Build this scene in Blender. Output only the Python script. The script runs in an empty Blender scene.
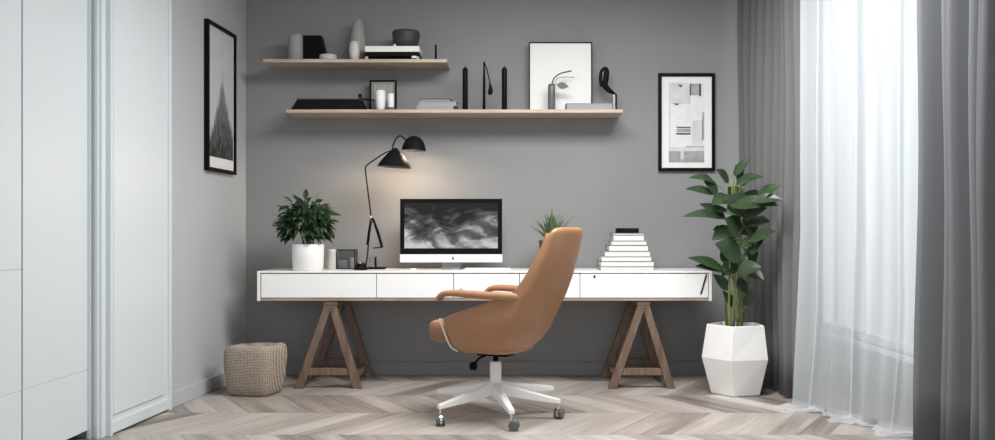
import bpy, bmesh, math, random
from mathutils import Vector, Matrix, noise
random.seed(7)
S = bpy.context.scene
COL = S.collection
F, CX, CY, H = 960.0, 511.0, 235.0, 0.98          # focal length in px, vanishing point, eye height
PI = math.pi

def P(px, py, Y): return Vector(((px-CX)*Y/F, Y, H-(py-CY)*Y/F))
def PX(px, Y): return (px-CX)*Y/F
def PZ(py, Y): return H-(py-CY)*Y/F

# ------------------------------------------------------------------ materials
MATS = {}
def mat(name, col, rough=0.5, metal=0.0, spec=0.5, bump=0, bscale=40, var=0.0, vscale=6, stretch=None, sheen=0, transl=0):
    if name in MATS: return MATS[name]
    m = bpy.data.materials.new(name); m.use_nodes = True
    nt = m.node_tree; b = nt.nodes['Principled BSDF']
    b.inputs['Base Color'].default_value = (*col, 1)
    b.inputs['Roughness'].default_value = rough
    b.inputs['Metallic'].default_value = metal
    b.inputs['Specular IOR Level'].default_value = spec
    if sheen: b.inputs['Sheen Weight'].default_value = sheen
    tc = nt.nodes.new('ShaderNodeTexCoord'); mp = nt.nodes.new('ShaderNodeMapping')
    nt.links.new(tc.outputs['Object'], mp.inputs['Vector'])
    if stretch: mp.inputs['Scale'].default_value = stretch
    n = nt.nodes.new('ShaderNodeTexNoise'); n.inputs['Scale'].default_value = vscale; n.inputs['Detail'].default_value = 5
    nt.links.new(mp.outputs['Vector'], n.inputs['Vector'])
    if var:
        r = nt.nodes.new('ShaderNodeValToRGB')
        r.color_ramp.elements[0].position = .3; r.color_ramp.elements[1].position = .7
        r.color_ramp.elements[0].color = (*[max(0, c*(1-var)) for c in col], 1)
        r.color_ramp.elements[1].color = (*[min(1, c*(1+var)) for c in col], 1)
        nt.links.new(n.outputs['Fac'], r.inputs['Fac']); nt.links.new(r.outputs['Color'], b.inputs['Base Color'])
    if bump:
        n2 = nt.nodes.new('ShaderNodeTexNoise'); n2.inputs['Scale'].default_value = bscale; n2.inputs['Detail'].default_value = 4
        nt.links.new(mp.outputs['Vector'], n2.inputs['Vector'])
        bp = nt.nodes.new('ShaderNodeBump'); bp.inputs['Strength'].default_value = bump; bp.inputs['Distance'].default_value = .01
        nt.links.new(n2.outputs['Fac'], bp.inputs['Height']); nt.links.new(bp.outputs['Normal'], b.inputs['Normal'])
    if transl:
        out = nt.nodes['Material Output']; t = nt.nodes.new('ShaderNodeBsdfTranslucent'); mx = nt.nodes.new('ShaderNodeMixShader')
        t.inputs['Color'].default_value = (*col, 1); mx.inputs['Fac'].default_value = transl
        nt.links.new(b.outputs[0], mx.inputs[1]); nt.links.new(t.outputs[0], mx.inputs[2]); nt.links.new(mx.outputs[0], out.inputs['Surface'])
    MATS[name] = m; return m

M_wall = mat('grey_wall_paint', (.265,.268,.272), .75, spec=.2, bump=.05, bscale=60, var=.03, vscale=2)
M_wallL = mat('pale_wall_paint', (.465,.485,.50), .75, spec=.2, bump=.05, bscale=60)
M_base = mat('grey_baseboard_paint', (.255,.258,.262), .7)
M_join = mat('white_joinery', (.66,.71,.735), .4)
M_ceil = mat('ceiling_white', (.8,.8,.8), .8)
M_white = mat('desk_white_lacquer', (.88,.875,.87), .3)
M_whitem = mat('white_matt', (.82,.82,.81), .5)
M_plaster = mat('planter_white', (.80,.795,.78), .55, bump=.08, bscale=25)
M_trest = mat('trestle_brown_wood', (.155,.10,.068), .5, var=.35, vscale=9, stretch=(6,6,.8), bump=.15, bscale=30)
M_rail = mat('desk_rail_wood', (.36,.27,.21), .5, var=.25, vscale=8, stretch=(.8,8,8))
M_shelf = mat('shelf_pale_oak', (.50,.39,.31), .5, var=.18, vscale=7, stretch=(.7,8,8))
M_black = mat('black_metal', (.006,.006,.0065), .4, spec=.06)
M_blackm = mat('black_matt', (.008,.008,.009), .6, spec=.08)
M_char = mat('charcoal_ceramic', (.035,.036,.038), .55, bump=.1, bscale=50)
M_dkgrey = mat('dark_grey_card', (.09,.09,.095), .6)
M_grey = mat('grey_ceramic', (.30,.30,.295), .6)
M_lgrey = mat('light_grey_stone', (.48,.48,.47), .6)
M_bone = mat('bone_ceramic', (.58,.57,.54), .5)
M_pages = mat('book_pages', (.78,.76,.72), .8, bump=.2, bscale=60, stretch=(.3,.3,14))
M_pagesg = mat('grey_book_pages', (.34,.34,.34), .8, bump=.2, bscale=60, stretch=(.3,.3,14))
M_cover = mat('white_book_cover', (.84,.84,.83), .5)
M_coverg = mat('grey_book_cover', (.30,.30,.31), .5)
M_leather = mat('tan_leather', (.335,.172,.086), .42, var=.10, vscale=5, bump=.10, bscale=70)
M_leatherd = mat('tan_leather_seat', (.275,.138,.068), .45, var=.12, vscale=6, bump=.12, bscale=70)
M_piping = mat('cream_piping', (.75,.72,.66), .5)
M_chairw = mat('chair_white_metal', (.84,.84,.83), .3)
M_chrome = mat('chrome', (.55,.56,.57), .2, 1)
M_wheel = mat('caster_wheel', (.10,.11,.11), .25)
M_alu = mat('aluminium', (.62,.62,.63), .35, .6)
M_aluw = mat('pale_aluminium_chin', (.80,.80,.81), .35)
M_leafd = mat('dark_leaf', (.022,.05,.018), .4, var=.5, vscale=9, transl=.12)
M_leafb = mat('rubber_leaf', (.034,.060,.027), .32, var=.45, vscale=7, transl=.12)
M_leafs = mat('aloe_leaf', (.10,.17,.07), .45, var=.35, vscale=25)
M_stem = mat('green_stem', (.17,.21,.06), .5, var=.3, vscale=12)
M_soil = mat('potting_soil', (.03,.023,.018), .9, bump=.6, bscale=60)
M_curt = mat('grey_curtain', (.175,.175,.174), .85, spec=.1, bump=.1, bscale=200, transl=.15)
M_curt2 = mat('grey_curtain_near', (.29,.30,.315), .8, spec=.1, bump=.1, bscale=200, transl=.5)
M_plastic = mat('window_frame_white', (.8,.8,.8), .4)
M_mattp = mat('print_paper', (.80,.80,.79), .6)
M_p1 = mat('print_pale_grey', (.62,.62,.62), .6, var=.1, vscale=14)
M_p2 = mat('print_light', (.74,.74,.74), .6, var=.05, vscale=18)
M_p3 = mat('print_mid_grey', (.33,.33,.33), .6, var=.2, vscale=22)
M_p4 = mat('print_dark', (.05,.05,.05), .6)
M_bulb = bpy.data.materials.new('warm_bulb'); M_bulb.use_nodes = True
b = M_bulb.node_tree.nodes['Principled BSDF']; b.inputs['Emission Color'].default_value = (1,.75,.5,1); b.inputs['Emission Strength'].default_value = 4

def nodes(name):
    m = bpy.data.materials.new(name); m.use_nodes = True
    nt = m.node_tree; b = nt.nodes['Principled BSDF']
    def N(t, **k):
        n = nt.nodes.new(t)
        for a, v in k.items(): setattr(n, a, v)
        return n
    def MT(op, a, bb=None, c=None):
        n = nt.nodes.new('ShaderNodeMath'); n.operation = op
        for i, v in enumerate((a, bb, c)):
            if v is None: continue
            if isinstance(v, (int, float)): n.inputs[i].default_value = v
            else: nt.links.new(v, n.inputs[i])
        return n.outputs[0]
    return m, nt, b, N, MT

def floor_material():
    m, nt, b, N, MT = nodes('chevron_oak_floor')
    tc = N('ShaderNodeTexCoord'); sp = N('ShaderNodeSeparateXYZ'); nt.links.new(tc.outputs['Object'], sp.inputs[0])
    X, Y = sp.outputs['X'], sp.outputs['Y']
    W, pw = .58, .155
    Yo = MT('ADD', Y, .51+W*4)
    k = MT('FLOOR', MT('DIVIDE', Yo, W))
    tri = MT('PINGPONG', Yo, W)
    v = MT('ADD', X, MT('MULTIPLY', tri, .55))
    vp = MT('DIVIDE', MT('ADD', v, MT('MULTIPLY', k, .07)), pw)
    pid = MT('FLOOR', vp); fr = MT('FRACT', vp)
    cb = N('ShaderNodeCombineXYZ'); nt.links.new(pid, cb.inputs[0]); nt.links.new(k, cb.inputs[1])
    wn = N('ShaderNodeTexWhiteNoise', noise_dimensions='2D'); nt.links.new(cb.outputs[0], wn.inputs['Vector'])
    # grain along the plank
    cg = N('ShaderNodeCombineXYZ')
    nt.links.new(MT('MULTIPLY', v, 16), cg.inputs[0]); nt.links.new(MT('MULTIPLY', Yo, 1.6), cg.inputs[1]); nt.links.new(MT('MULTIPLY', wn.outputs['Value'], 30), cg.inputs[2])
    gn = N('ShaderNodeTexNoise'); gn.inputs['Scale'].default_value = 1.0; gn.inputs['Detail'].default_value = 7; gn.inputs['Distortion'].default_value = .8
    nt.links.new(cg.outputs[0], gn.inputs['Vector'])
    gn2 = N('ShaderNodeTexNoise'); gn2.inputs['Scale'].default_value = .35; gn2.inputs['Detail'].default_value = 2
    nt.links.new(cg.outputs[0], gn2.inputs['Vector'])
    val = MT('ADD', MT('MULTIPLY', wn.outputs['Value'], .42), MT('ADD', MT('MULTIPLY', gn.outputs['Fac'], .55), MT('MULTIPLY', gn2.outputs['Fac'], .35)))
    r = N('ShaderNodeValToRGB'); e = r.color_ramp.elements
    e[0].position = .38; e[0].color = (.16,.135,.118,1); e[1].position = .98; e[1].color = (.54,.50,.465,1)
    x = e.new(.62); x.color = (.335,.295,.265,1)
    nt.links.new(val, r.inputs['Fac'])
    seam1 = MT('LESS_THAN', MT('ABSOLUTE', MT('SUBTRACT', fr, .5)), .492)
    fy = MT('FRACT', MT('DIVIDE', Yo, W))
    seam2 = MT('LESS_THAN', MT('ABSOLUTE', MT('SUBTRACT', fy, .5)), .497)
    seam = MT('MULTIPLY', seam1, seam2)
    mx = N('ShaderNodeMix', data_type='RGBA', blend_type='MIX')
    mx.inputs[6].default_value = (.14,.11,.09,1)
    nt.links.new(seam, mx.inputs[0]); nt.links.new(r.outputs['Color'], mx.inputs[7])
    nt.links.new(mx.outputs[2], b.inputs['Base Color'])
    b.inputs['Roughness'].default_value = .42; b.inputs['Specular IOR Level'].default_value = .4
    bp = N('ShaderNodeBump'); bp.inputs['Strength'].default_value = .15; bp.inputs['Distance'].default_value = .003
    nt.links.new(MT('ADD', gn.outputs['Fac'], seam), bp.inputs['Height']); nt.links.new(bp.outputs['Normal'], b.inputs['Normal'])
    return m
M_floor = floor_material()

def weave_material():
    m, nt, b, N, MT = nodes('woven_seagrass')
    tc = N('ShaderNodeTexCoord')
    w1 = N('ShaderNodeTexWave'); w1.inputs['Scale'].default_value = 34; w1.bands_direction = 'Z'; w1.inputs['Distortion'].default_value = 3; w1.inputs['Detail'].default_value = 2
    w2 = N('ShaderNodeTexWave'); w2.inputs['Scale'].default_value = 34; w2.bands_direction = 'X'; w2.inputs['Distortion'].default_value = 2
    n = N('ShaderNodeTexNoise'); n.inputs['Scale'].default_value = 70; n.inputs['Detail'].default_value = 3
    for q in (w1, w2, n): nt.links.new(tc.outputs['Object'], q.inputs['Vector'])
    h = MT('ADD', MT('MULTIPLY', w1.outputs['Fac'], .5), MT('ADD', MT('MULTIPLY', w2.outputs['Fac'], .4), MT('MULTIPLY', n.outputs['Fac'], .6)))
    r = N('ShaderNodeValToRGB'); e = r.color_ramp.elements
    e[0].position = .45; e[0].color = (.15,.115,.085,1); e[1].position = 1.0; e[1].color = (.52,.44,.36,1)
    nt.links.new(h, r.inputs['Fac']); nt.links.new(r.outputs['Color'], b.inputs['Base Color'])
    b.inputs['Roughness'].default_value = .85
    bp = N('ShaderNodeBump'); bp.inputs['Strength'].default_value = .6; bp.inputs['Distance'].default_value = .006
    nt.links.new(h, bp.inputs['Height']); nt.links.new(bp.outputs['Normal'], b.inputs['Normal'])
    return m
M_weave = weave_material()

def screen_material():
    m, nt, b, N, MT = nodes('screen_waves')
    tc = N('ShaderNodeTexCoord'); mp = N('ShaderNodeMapping'); mp.inputs['Scale'].default_value = (1.6,1,3.4); mp.inputs['Rotation'].default_value = (0,.35,0)
    nt.links.new(tc.outputs['Object'], mp.inputs['Vector'])
    n0 = N('ShaderNodeTexNoise'); n0.inputs['Scale'].default_value = 1.3; n0.inputs['Detail'].default_value = 3; nt.links.new(mp.outputs[0], n0.inputs['Vector'])
    n1 = N('ShaderNodeTexNoise'); n1.inputs['Scale'].default_value = 1.5; n1.inputs['Detail'].default_value = 9; n1.inputs['Distortion'].default_value = 2.6; nt.links.new(mp.outputs[0], n1.inputs['Vector'])
    w = N('ShaderNodeTexWave'); w.inputs['Scale'].default_value = .9; w.inputs['Distortion'].default_value = 16; w.inputs['Detail'].default_value = 5; w.inputs['Detail Scale'].default_value = 1.2
    nt.links.new(mp.outputs[0], w.inputs['Vector'])
    mp3 = N('ShaderNodeMapping'); mp3.inputs['Scale'].default_value = (4,1,26); mp3.inputs['Rotation'].default_value = (0,.5,0)
    wv = N('ShaderNodeVectorMath', operation='MULTIPLY_ADD'); nt.links.new(n0.outputs['Color'], wv.inputs[0]); wv.inputs[1].default_value = (.5,.5,.5); nt.links.new(tc.outputs['Object'], wv.inputs[2])
    nt.links.new(wv.outputs[0], mp3.inputs['Vector'])
    n3 = N('ShaderNodeTexNoise'); n3.inputs['Scale'].default_value = 2.0; n3.inputs['Detail'].default_value = 8; nt.links.new(mp3.outputs[0], n3.inputs['Vector'])
    sp = N('ShaderNodeSeparateXYZ'); nt.links.new(tc.outputs['Object'], sp.inputs[0])
    up = MT('MULTIPLY', MT('SUBTRACT', sp.outputs['Z'], .23), -1.4)        # bright surf low, dark sky high
    v = MT('ADD', MT('ADD', MT('MULTIPLY', n1.outputs['Fac'], .75), MT('ADD', MT('MULTIPLY', w.outputs['Fac'], .12), MT('MULTIPLY', n3.outputs['Fac'], .45))), MT('ADD', up, MT('MULTIPLY', n0.outputs['Fac'], .3)))
    r = N('ShaderNodeValToRGB'); e = r.color_ramp.elements
    e[0].position = .58; e[0].color = (.010,.010,.011,1); e[1].position = 1.15 if False else 1.0; e[1].color = (.72,.72,.72,1)
    x = e.new(.78); x.color = (.13,.13,.13,1)
    nt.links.new(v, r.inputs['Fac'])
    b.inputs['Base Color'].default_value = (.01,.01,.01,1); b.inputs['Roughness'].default_value = .4; b.inputs['Specular IOR Level'].default_value = .08
    nt.links.new(r.outputs['Color'], b.inputs['Emission Color']); b.inputs['Emission Strength'].default_value = .85
    return m
M_screen = screen_material()

def spire_material(w, h):
    m, nt, b, N, MT = nodes('spire_print')
    tc = N('ShaderNodeTexCoord'); sp = N('ShaderNodeSeparateXYZ'); nt.links.new(tc.outputs['Object'], sp.inputs[0])
    u = MT('DIVIDE', sp.outputs['Y'], w); v = MT('DIVIDE', sp.outputs['Z'], h)       # u 0..1 towards the corner, v 0..1 up
    mp = N('ShaderNodeMapping'); mp.inputs['Scale'].default_value = (1,26,14); nt.links.new(tc.outputs['Object'], mp.inputs['Vector'])
    n = N('ShaderNodeTexNoise'); n.inputs['Scale'].default_value = 1.2; n.inputs['Detail'].default_value = 8; nt.links.new(mp.outputs[0], n.inputs['Vector'])
    half = MT('MULTIPLY', MT('POWER', MT('MAXIMUM', MT('SUBTRACT', .76, v), 0), 1.5), 1.1)
    d = MT('SUBTRACT', half, MT('ABSOLUTE', MT('SUBTRACT', u, .56)))
    d2 = MT('ADD', MT('MULTIPLY', d, 5), MT('MULTIPLY', MT('SUBTRACT', n.outputs['Fac'], .48), 1.6))
    mask = MT('MINIMUM', MT('MAXIMUM', MT('MULTIPLY', d2, 2), 0), 1)
    dark = MT('ADD', MT('MULTIPLY', v, .38), MT('MULTIPLY', MT('SUBTRACT', n.outputs['Fac'], .45), .35))
    dark = MT('MAXIMUM', dark, .01)
    sky = MT('ADD', .52, MT('MULTIPLY', v, .10))
    val = MT('ADD', MT('MULTIPLY', mask, dark), MT('MULTIPLY', MT('SUBTRACT', 1, mask), sky))
    cb = N('ShaderNodeCombineColor')
    for i in range(3): nt.links.new(val, cb.inputs[i])
    nt.links.new(cb.outputs[0], b.inputs['Base Color']); b.inputs['Roughness'].default_value = .5
    return m

def sheer_material():
    m, nt, b, N, MT = nodes('sheer_voile')
    out = nt.nodes['Material Output']
    nt.nodes.remove(b)
    d = N('ShaderNodeBsdfDiffuse'); d.inputs['Color'].default_value = (.72,.75,.77,1)
    t = N('ShaderNodeBsdfTranslucent'); t.inputs['Color'].default_value = (.76,.79,.81,1)
    tr = N('ShaderNodeBsdfTransparent')
    m1 = N('ShaderNodeMixShader'); m1.inputs[0].default_value = .55
    m2 = N('ShaderNodeMixShader'); m2.inputs[0].default_value = .28
    nt.links.new(d.outputs[0], m1.inputs[1]); nt.links.new(t.outputs[0], m1.inputs[2])
    nt.links.new(m1.outputs[0], m2.inputs[1]); nt.links.new(tr.outputs[0], m2.inputs[2])
    nt.links.new(m2.outputs[0], out.inputs['Surface'])
    return m
M_sheer = sheer_material()
def glass_material(name, tint, gl=.08):
    m, nt, b, N, MT = nodes(name)
    out = nt.nodes['Material Output']; nt.nodes.remove(b)
    g = N('ShaderNodeBsdfGlossy'); g.inputs['Roughness'].default_value = .03
    tr = N('ShaderNodeBsdfTransparent'); tr.inputs['Color'].default_value = (*tint, 1)
    m2 = N('ShaderNodeMixShader'); m2.inputs[0].default_value = gl
    nt.links.new(tr.outputs[0], m2.inputs[1]); nt.links.new(g.outputs[0], m2.inputs[2]); nt.links.new(m2.outputs[0], out.inputs['Surface'])
    return m
M_glass = glass_material('window_glass', (.97,.98,.98))
M_smoke = glass_material('smoked_glass', (.66,.67,.67), .08)

# ------------------------------------------------------------------ mesh building
class MB:
    def __init__(s): s.v = []; s.f = []; s.mi = []; s.cur = 0
    def add(s, vs, fs):
        o = len(s.v); s.v += [Vector(x) for x in vs]
        for f in fs: s.f.append([i+o for i in f]); s.mi.append(s.cur)
    def box(s, x0, x1, y0, y1, z0, z1, M=None):
        vs = [Vector((x, y, z)) for z in (z0, z1) for y in (y0, y1) for x in (x0, x1)]
        if M: vs = [M @ q for q in vs]
        s.add(vs, [(0,2,3,1),(4,5,7,6),(0,1,5,4),(2,6,7,3),(0,4,6,2),(1,3,7,5)])
        return s
    def beam(s, a, b, w, d, up=(0,1,0)):              # square bar from a to b; w across, d along up
        a, b = Vector(a), Vector(b); t = (b-a).normalized(); u = Vector(up); r = t.cross(u).normalized(); u = r.cross(t).normalized()
        vs = [p + r*sx*w/2 + u*sy*d/2 for p in (a, b) for sx, sy in ((-1,-1),(1,-1),(1,1),(-1,1))]
        s.add(vs, [(3,2,1,0),(4,5,6,7),(0,1,5,4),(1,2,6,5),(2,3,7,6),(3,0,4,7)])
        return s
    def lathe(s, prof, c=(0,0,0), n=32, M=None, cap0=True, cap1=True, ang0=0):
        c = Vector(c); vs = []
        for r, z in prof:
            for k in range(n):
                a = ang0 + 2*PI*k/n; q = Vector((r*math.cos(a), r*math.sin(a), z))
                vs.append((M @ q if M else q) + c)
        fs = []
        for i in range(len(prof)-1):
            for k in range(n): fs.append((i*n+k, i*n+(k+1)%n, (i+1)*n+(k+1)%n, (i+1)*n+k))
        if cap0: fs.append(tuple(reversed(range(n))))
        if cap1: fs.append(tuple(range((len(prof)-1)*n, len(prof)*n)))
        s.add(vs, fs); return s
    def tube(s, pts, r, n=8, flat=1.0):
        pts = [Vector(p) for p in pts]; L = len(pts); rs = r if isinstance(r, (list, tuple)) else [r]*L
        vs = []; u = None
        for i, p in enumerate(pts):
            t = (pts[min(i+1, L-1)] - pts[max(i-1, 0)]).normalized()
            if u is None:
                u = Vector((0,0,1)) if abs(t.z) < .9 else Vector((0,1,0))
            u = (u - t*u.dot(t)).normalized(); w = t.cross(u)
            for k in range(n):
                a = 2*PI*k/n; vs.append(p + (u*math.cos(a)*flat + w*math.sin(a))*rs[i])
        fs = [(i*n+k, i*n+(k+1)%n, (i+1)*n+(k+1)%n, (i+1)*n+k) for i in range(L-1) for k in range(n)]
        fs += [tuple(reversed(range(n))), tuple(range((L-1)*n, L*n))]
        s.add(vs, fs); return s
    def leaf(s, base, tip, width, droop=.15, nrm=(0,-.5,1), fold=.15, nu=7, pw=.8):
        base, tip = Vector(base), Vector(tip); d = tip-base; L = d.length; t = d.normalized()
        nn = Vector(nrm); side = t.cross(nn)
        if side.length < 1e-3: side = Vector((0,1,0))
        side.normalize(); nn = side.cross(t).normalized()
        vs = []; cols = (-1,-.55,0,.55,1)
        for i in range(nu):
            a = i/(nu-1); w = width/2*(math.sin(PI*min(max(a, .03), .985)**pw))**.85
            for c in cols:
                vs.append(base + d*a + side*c*w + nn*(L*droop*math.sin(PI*a) - (1-abs(c))*fold*w))
        fs = [(i*5+k, i*5+k+1, (i+1)*5+k+1, (i+1)*5+k) for i in range(nu-1) for k in range(4)]
        s.add(vs, fs); return s
    def build(s, name, mats, parent=None, smooth=False, bevel=0, seg=2, subsurf=0, solid=0, origin=None, solid_off=-1):
        if not isinstance(mats, (list, tuple)): mats = [mats]
        o0 = Vector((0,0,0))
        if parent is not None:
            p = parent
            while p is not None: o0 += p.location; p = p.parent
        org = Vector(origin) if origin is not None else (o0 if parent is not None else sum(s.v, Vector())/len(s.v))
        me = bpy.data.meshes.new(name); me.from_pydata([tuple(v-org) for v in s.v], [], s.f)
        for m in mats: me.materials.append(m)
        for i, p in enumerate(me.polygons): p.material_index = s.mi[i]; p.use_smooth = smooth
        bm = bmesh.new(); bm.from_mesh(me); bmesh.ops.recalc_face_normals(bm, faces=bm.faces); bm.to_mesh(me); bm.free()
        ob = bpy.data.objects.new(name, me); COL.objects.link(ob)
        if parent is not None: ob.parent = parent; ob.location = org-o0
        else: ob.location = org
        if solid:
            q = ob.modifiers.new('solid', 'SOLIDIFY'); q.thickness = solid; q.offset = solid_off
        if bevel:
            q = ob.modifiers.new('bevel', 'BEVEL'); q.width = bevel; q.segments = seg; q.limit_method = 'ANGLE'; q.angle_limit = .6
            if smooth is False: pass
        if subsurf:
            q = ob.modifiers.new('sub', 'SUBSURF'); q.levels = subsurf; q.render_levels = subsurf
        return ob

def tag(o, label, cat, group=None):
    o['label'] = label; o['category'] = cat
    if group: o['group'] = group
    return o
def thing(name, loc, label, cat, group=None):
    o = bpy.data.objects.new(name, None); COL.objects.link(o); o.location = loc; o.empty_display_size = .05
    return tag(o, label, cat, group)
def struct(o): o['kind'] = 'structure'; return o
def copy_tree(o, parent=None):
    c = o.copy(); COL.objects.link(c)
    if parent is not None: c.parent = parent
    for ch in list(o.children): copy_tree(ch, c)
    return c
def smooth_path(pts, n=6):
    pts = [Vector(p) for p in pts]; out = []
    for i in range(len(pts)-1):
        p0, p1, p2, p3 = pts[max(i-1, 0)], pts[i], pts[i+1], pts[min(i+2, len(pts)-1)]
        for k in range(n):
            t = k/n; out.append(.5*((2*p1)+(p2-p0)*t+(2*p0-5*p1+4*p2-p3)*t*t+(3*p1-p0-3*p2+p3)*t**3))
    return out+[pts[-1]]

# ------------------------------------------------------------------ room shell
YB, ZC, XR, YF = 6.7, 2.8, 2.1, -1.6
def wx(Y): return -1.85-.0588*(YB-Y)              # left wall
struct(MB().box(-2.7, XR+.15, YF, YB+.15, -.1, 0).build('floor', M_floor, origin=(0,0,0)))
struct(MB().box(-2.7, XR+.15, YF, YB+.15, ZC, ZC+.1).build('ceiling', M_ceil))
struct(MB().box(-2.7, XR+.15, YB, YB+.15, 0, ZC).build('wall_back', M_wall))
m = MB()
def prism(m, poly, z0, z1):
    n = len(poly); m.add([(x, y, z0) for x, y in poly]+[(x, y, z1) for x, y in poly],
        [tuple(range(n)), tuple(range(n, 2*n))]+[(i, (i+1)%n, n+(i+1)%n, n+i) for i in range(n)])
prism(m, [(-1.85,YB), (-1.97,4.66), (-2.62,4.66), (-2.62,YB)], 0, ZC)
prism(m, [(-2.62,YF), (-2.62,YB), (-2.7,YB), (-2.7,YF)], 0, ZC)
struct(m.build('wall_left', M_wallL))
WY0, WY1, WZ0, WZ1 = 3.0, 6.6, .34, 2.62
m = MB(); m.box(XR, XR+.15, YF, WY0, 0, ZC); m.box(XR, XR+.15, WY1, YB, 0, ZC)
m.box(XR, XR+.15, WY0, WY1, 0, WZ0); m.box(XR, XR+.15, WY0, WY1, WZ1, ZC)
struct(m.build('wall_right', M_wall))
# window
win = MB(); fw = .05
win.box(XR+.03, XR+.10, WY0, WY0+fw, WZ0, WZ1); win.box(XR+.03, XR+.10, WY1-fw, WY1, WZ0, WZ1)
win.box(XR+.03, XR+.10, WY0+fw, WY1-fw, WZ0, WZ0+fw); win.box(XR+.03, XR+.10, WY0+fw, WY1-fw, WZ1-fw, WZ1)
win.box(XR+.03, XR+.10, 4.3, 4.34, WZ0+fw, WZ1-fw); win.box(XR+.03, XR+.10, 5.76, 5.80, WZ0+fw, WZ1-fw)
w1 = struct(win.build('window_1', M_plastic))
for a, bb in ((WY0+fw, 4.3), (4.34, 5.76), (5.80, WY1-fw)):
    MB().box(XR+.06, XR+.068, a, bb, WZ0+fw, WZ1-fw).build('pane', M_glass, w1)
MB().box(XR-.03, XR+.03, WY0, WY1, WZ0-.025, WZ0+.0).build('window_sill', M_plastic, w1)
# baseboards
struct(MB().box(-1.83, XR-.02, YB-.016, YB, 0, .095).build('baseboard_back', M_base, bevel=.004))
m = MB(); prism(m, [(wx(5.33)+.014, 5.33), (-1.85+.014, YB-.017), (-1.85, YB-.017), (wx(5.33), 5.33)], 0, .09)
struct(m.build('baseboard_left', M_wallL, bevel=.004))
struct(MB().box(XR-.014, XR, YF, YB-.02, 0, .09).build('baseboard_right', M_base))

# sliding white doors along the left
XD = -2.03
def slide_door(n, y0, y1, rail=True):
    m = MB(); z0 = .045
    m.box(XD-.035, XD, y0, y1, z0, .33); m.box(XD-.035, XD-.003, y0+.001, y1-.001, .33, .336)
    if rail:
        m.box(XD-.035, XD, y0, y1, .336, .835); m.box(XD-.035, XD-.003, y0+.001, y1-.001, .835, .839); m.box(XD-.035, XD, y0, y1, .839, ZC-.02)
    else: m.box(XD-.035, XD, y0, y1, .336, ZC-.02)
    return struct(m.build('door_%d' % n, M_join))
slide_door(1, 2.9, 3.98); slide_door(2, 3.992, 4.60, False)
slide_door(4, 1.75, 2.888); slide_door(5, .6, 1.738); slide_door(6, -.55, .588); slide_door(7, YF, -.562)
# moulded jamb at the wall's end
m = MB()
m.box(-2.045, -1.965, 4.615, 4.66, 0, ZC); m.box(-2.035, -2.012, 4.60, 4.615, 0, ZC); m.box(-1.995, -1.978, 4.60, 4.615, 0, ZC)
struct(m.build('trim_1', M_join, bevel=.005, seg=3))
# third door, standing flush on the wall
tdir = Vector((.12, 2.04, 0)).normalized(); ndir = Vector((tdir.y, -tdir.x, 0))
def wallM(Y0, off=0):                                  # frame: local x along the wall to the back, local y out of the wall, z up
    o = Vector((wx(Y0), Y0, 0)) + ndir*off
    return Matrix(((tdir.x, ndir.x, 0, o.x), (tdir.y, ndir.y, 0, o.y), (0, 0, 1, 0), (0, 0, 0, 1)))
W = wallM(4.66); m = MB(); L = .72
m.box(.0, .022, 0, .030, 0, ZC, W); m.box(.022, L-.03, 0, .018, .01, ZC-.02, W)
m.box(.035, L-.10, .018, .026, .10, ZC-.1, W); m.box(L-.03, L, 0, .030, 0, ZC, W)
m.box(.022, L-.03, 0, .026, .01, .07, W)
struct(m.build('door_3', M_join, bevel=.006, seg=3))

# ------------------------------------------------------------------ curtains
def curtain(a, b, z0, z1, folds, amp, ph=0, nz=10, thin=1.0, flare=0, jit=.4, seedv=0):
    rnd = random.Random(seedv); a, b = Vector(a), Vector(b); d = (b-a); nrm = Vector((-d.y, d.x)).normalized()
    if nrm.x > 0: nrm = -nrm
    n = folds*10; m = MB(); vs = []
    amps = [1+jit*rnd.uniform(-1, 1) for _ in range(folds+2)]; shifts = [rnd.uniform(-.25, .25)*jit for _ in range(folds+2)]
    for j in range(nz+1):
        z = z0 + (z1-z0)*j/nz; low = 1-j/nz
        for i in range(n+1):
            u = i/n; c = u*folds; k = int(min(c, folds-.001)); A = amps[k]*(1-(c-k))+amps[k+1]*(c-k)
            sh = shifts[k]*(1-(c-k))+shifts[k+1]*(c-k)
            w = math.sin(2*PI*(c+sh)+ph); w = math.copysign(abs(w)**.8, w)
            off = amp*A*w*(1+.25*low) + .008*math.sin(3.1*z+7*u) + flare*max(0, low-.9)*10*(.6+.4*math.sin(9*u+1))
            p = a + d*u + nrm*off
            vs.append((p.x, p.y, z + (.004*math.sin(23*u) if j == 0 else 0)))
    fs = [(j*(n+1)+i, j*(n+1)+i+1, (j+1)*(n+1)+i+1, (j+1)*(n+1)+i) for j in range(nz) for i in range(n)]
    m.add(vs, fs); return m
c = curtain((1.592,6.61), (1.705,5.56), .012, 2.76, 9, .035, seedv=3).build('grey_curtain', M_curt, smooth=True, solid=.004)
tag(c, 'heavy dark grey pleated curtain hanging behind the tall leafy plant', 'curtain')
c = curtain((1.925,4.43), (1.80,3.05), .012, 2.76, 10, .05, ph=1, seedv=8, jit=.7).build('grey_curtain', M_curt2, smooth=True, solid=.004)
tag(c, 'grey pleated curtain with light streaks on the right of the sheer one', 'curtain')
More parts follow.
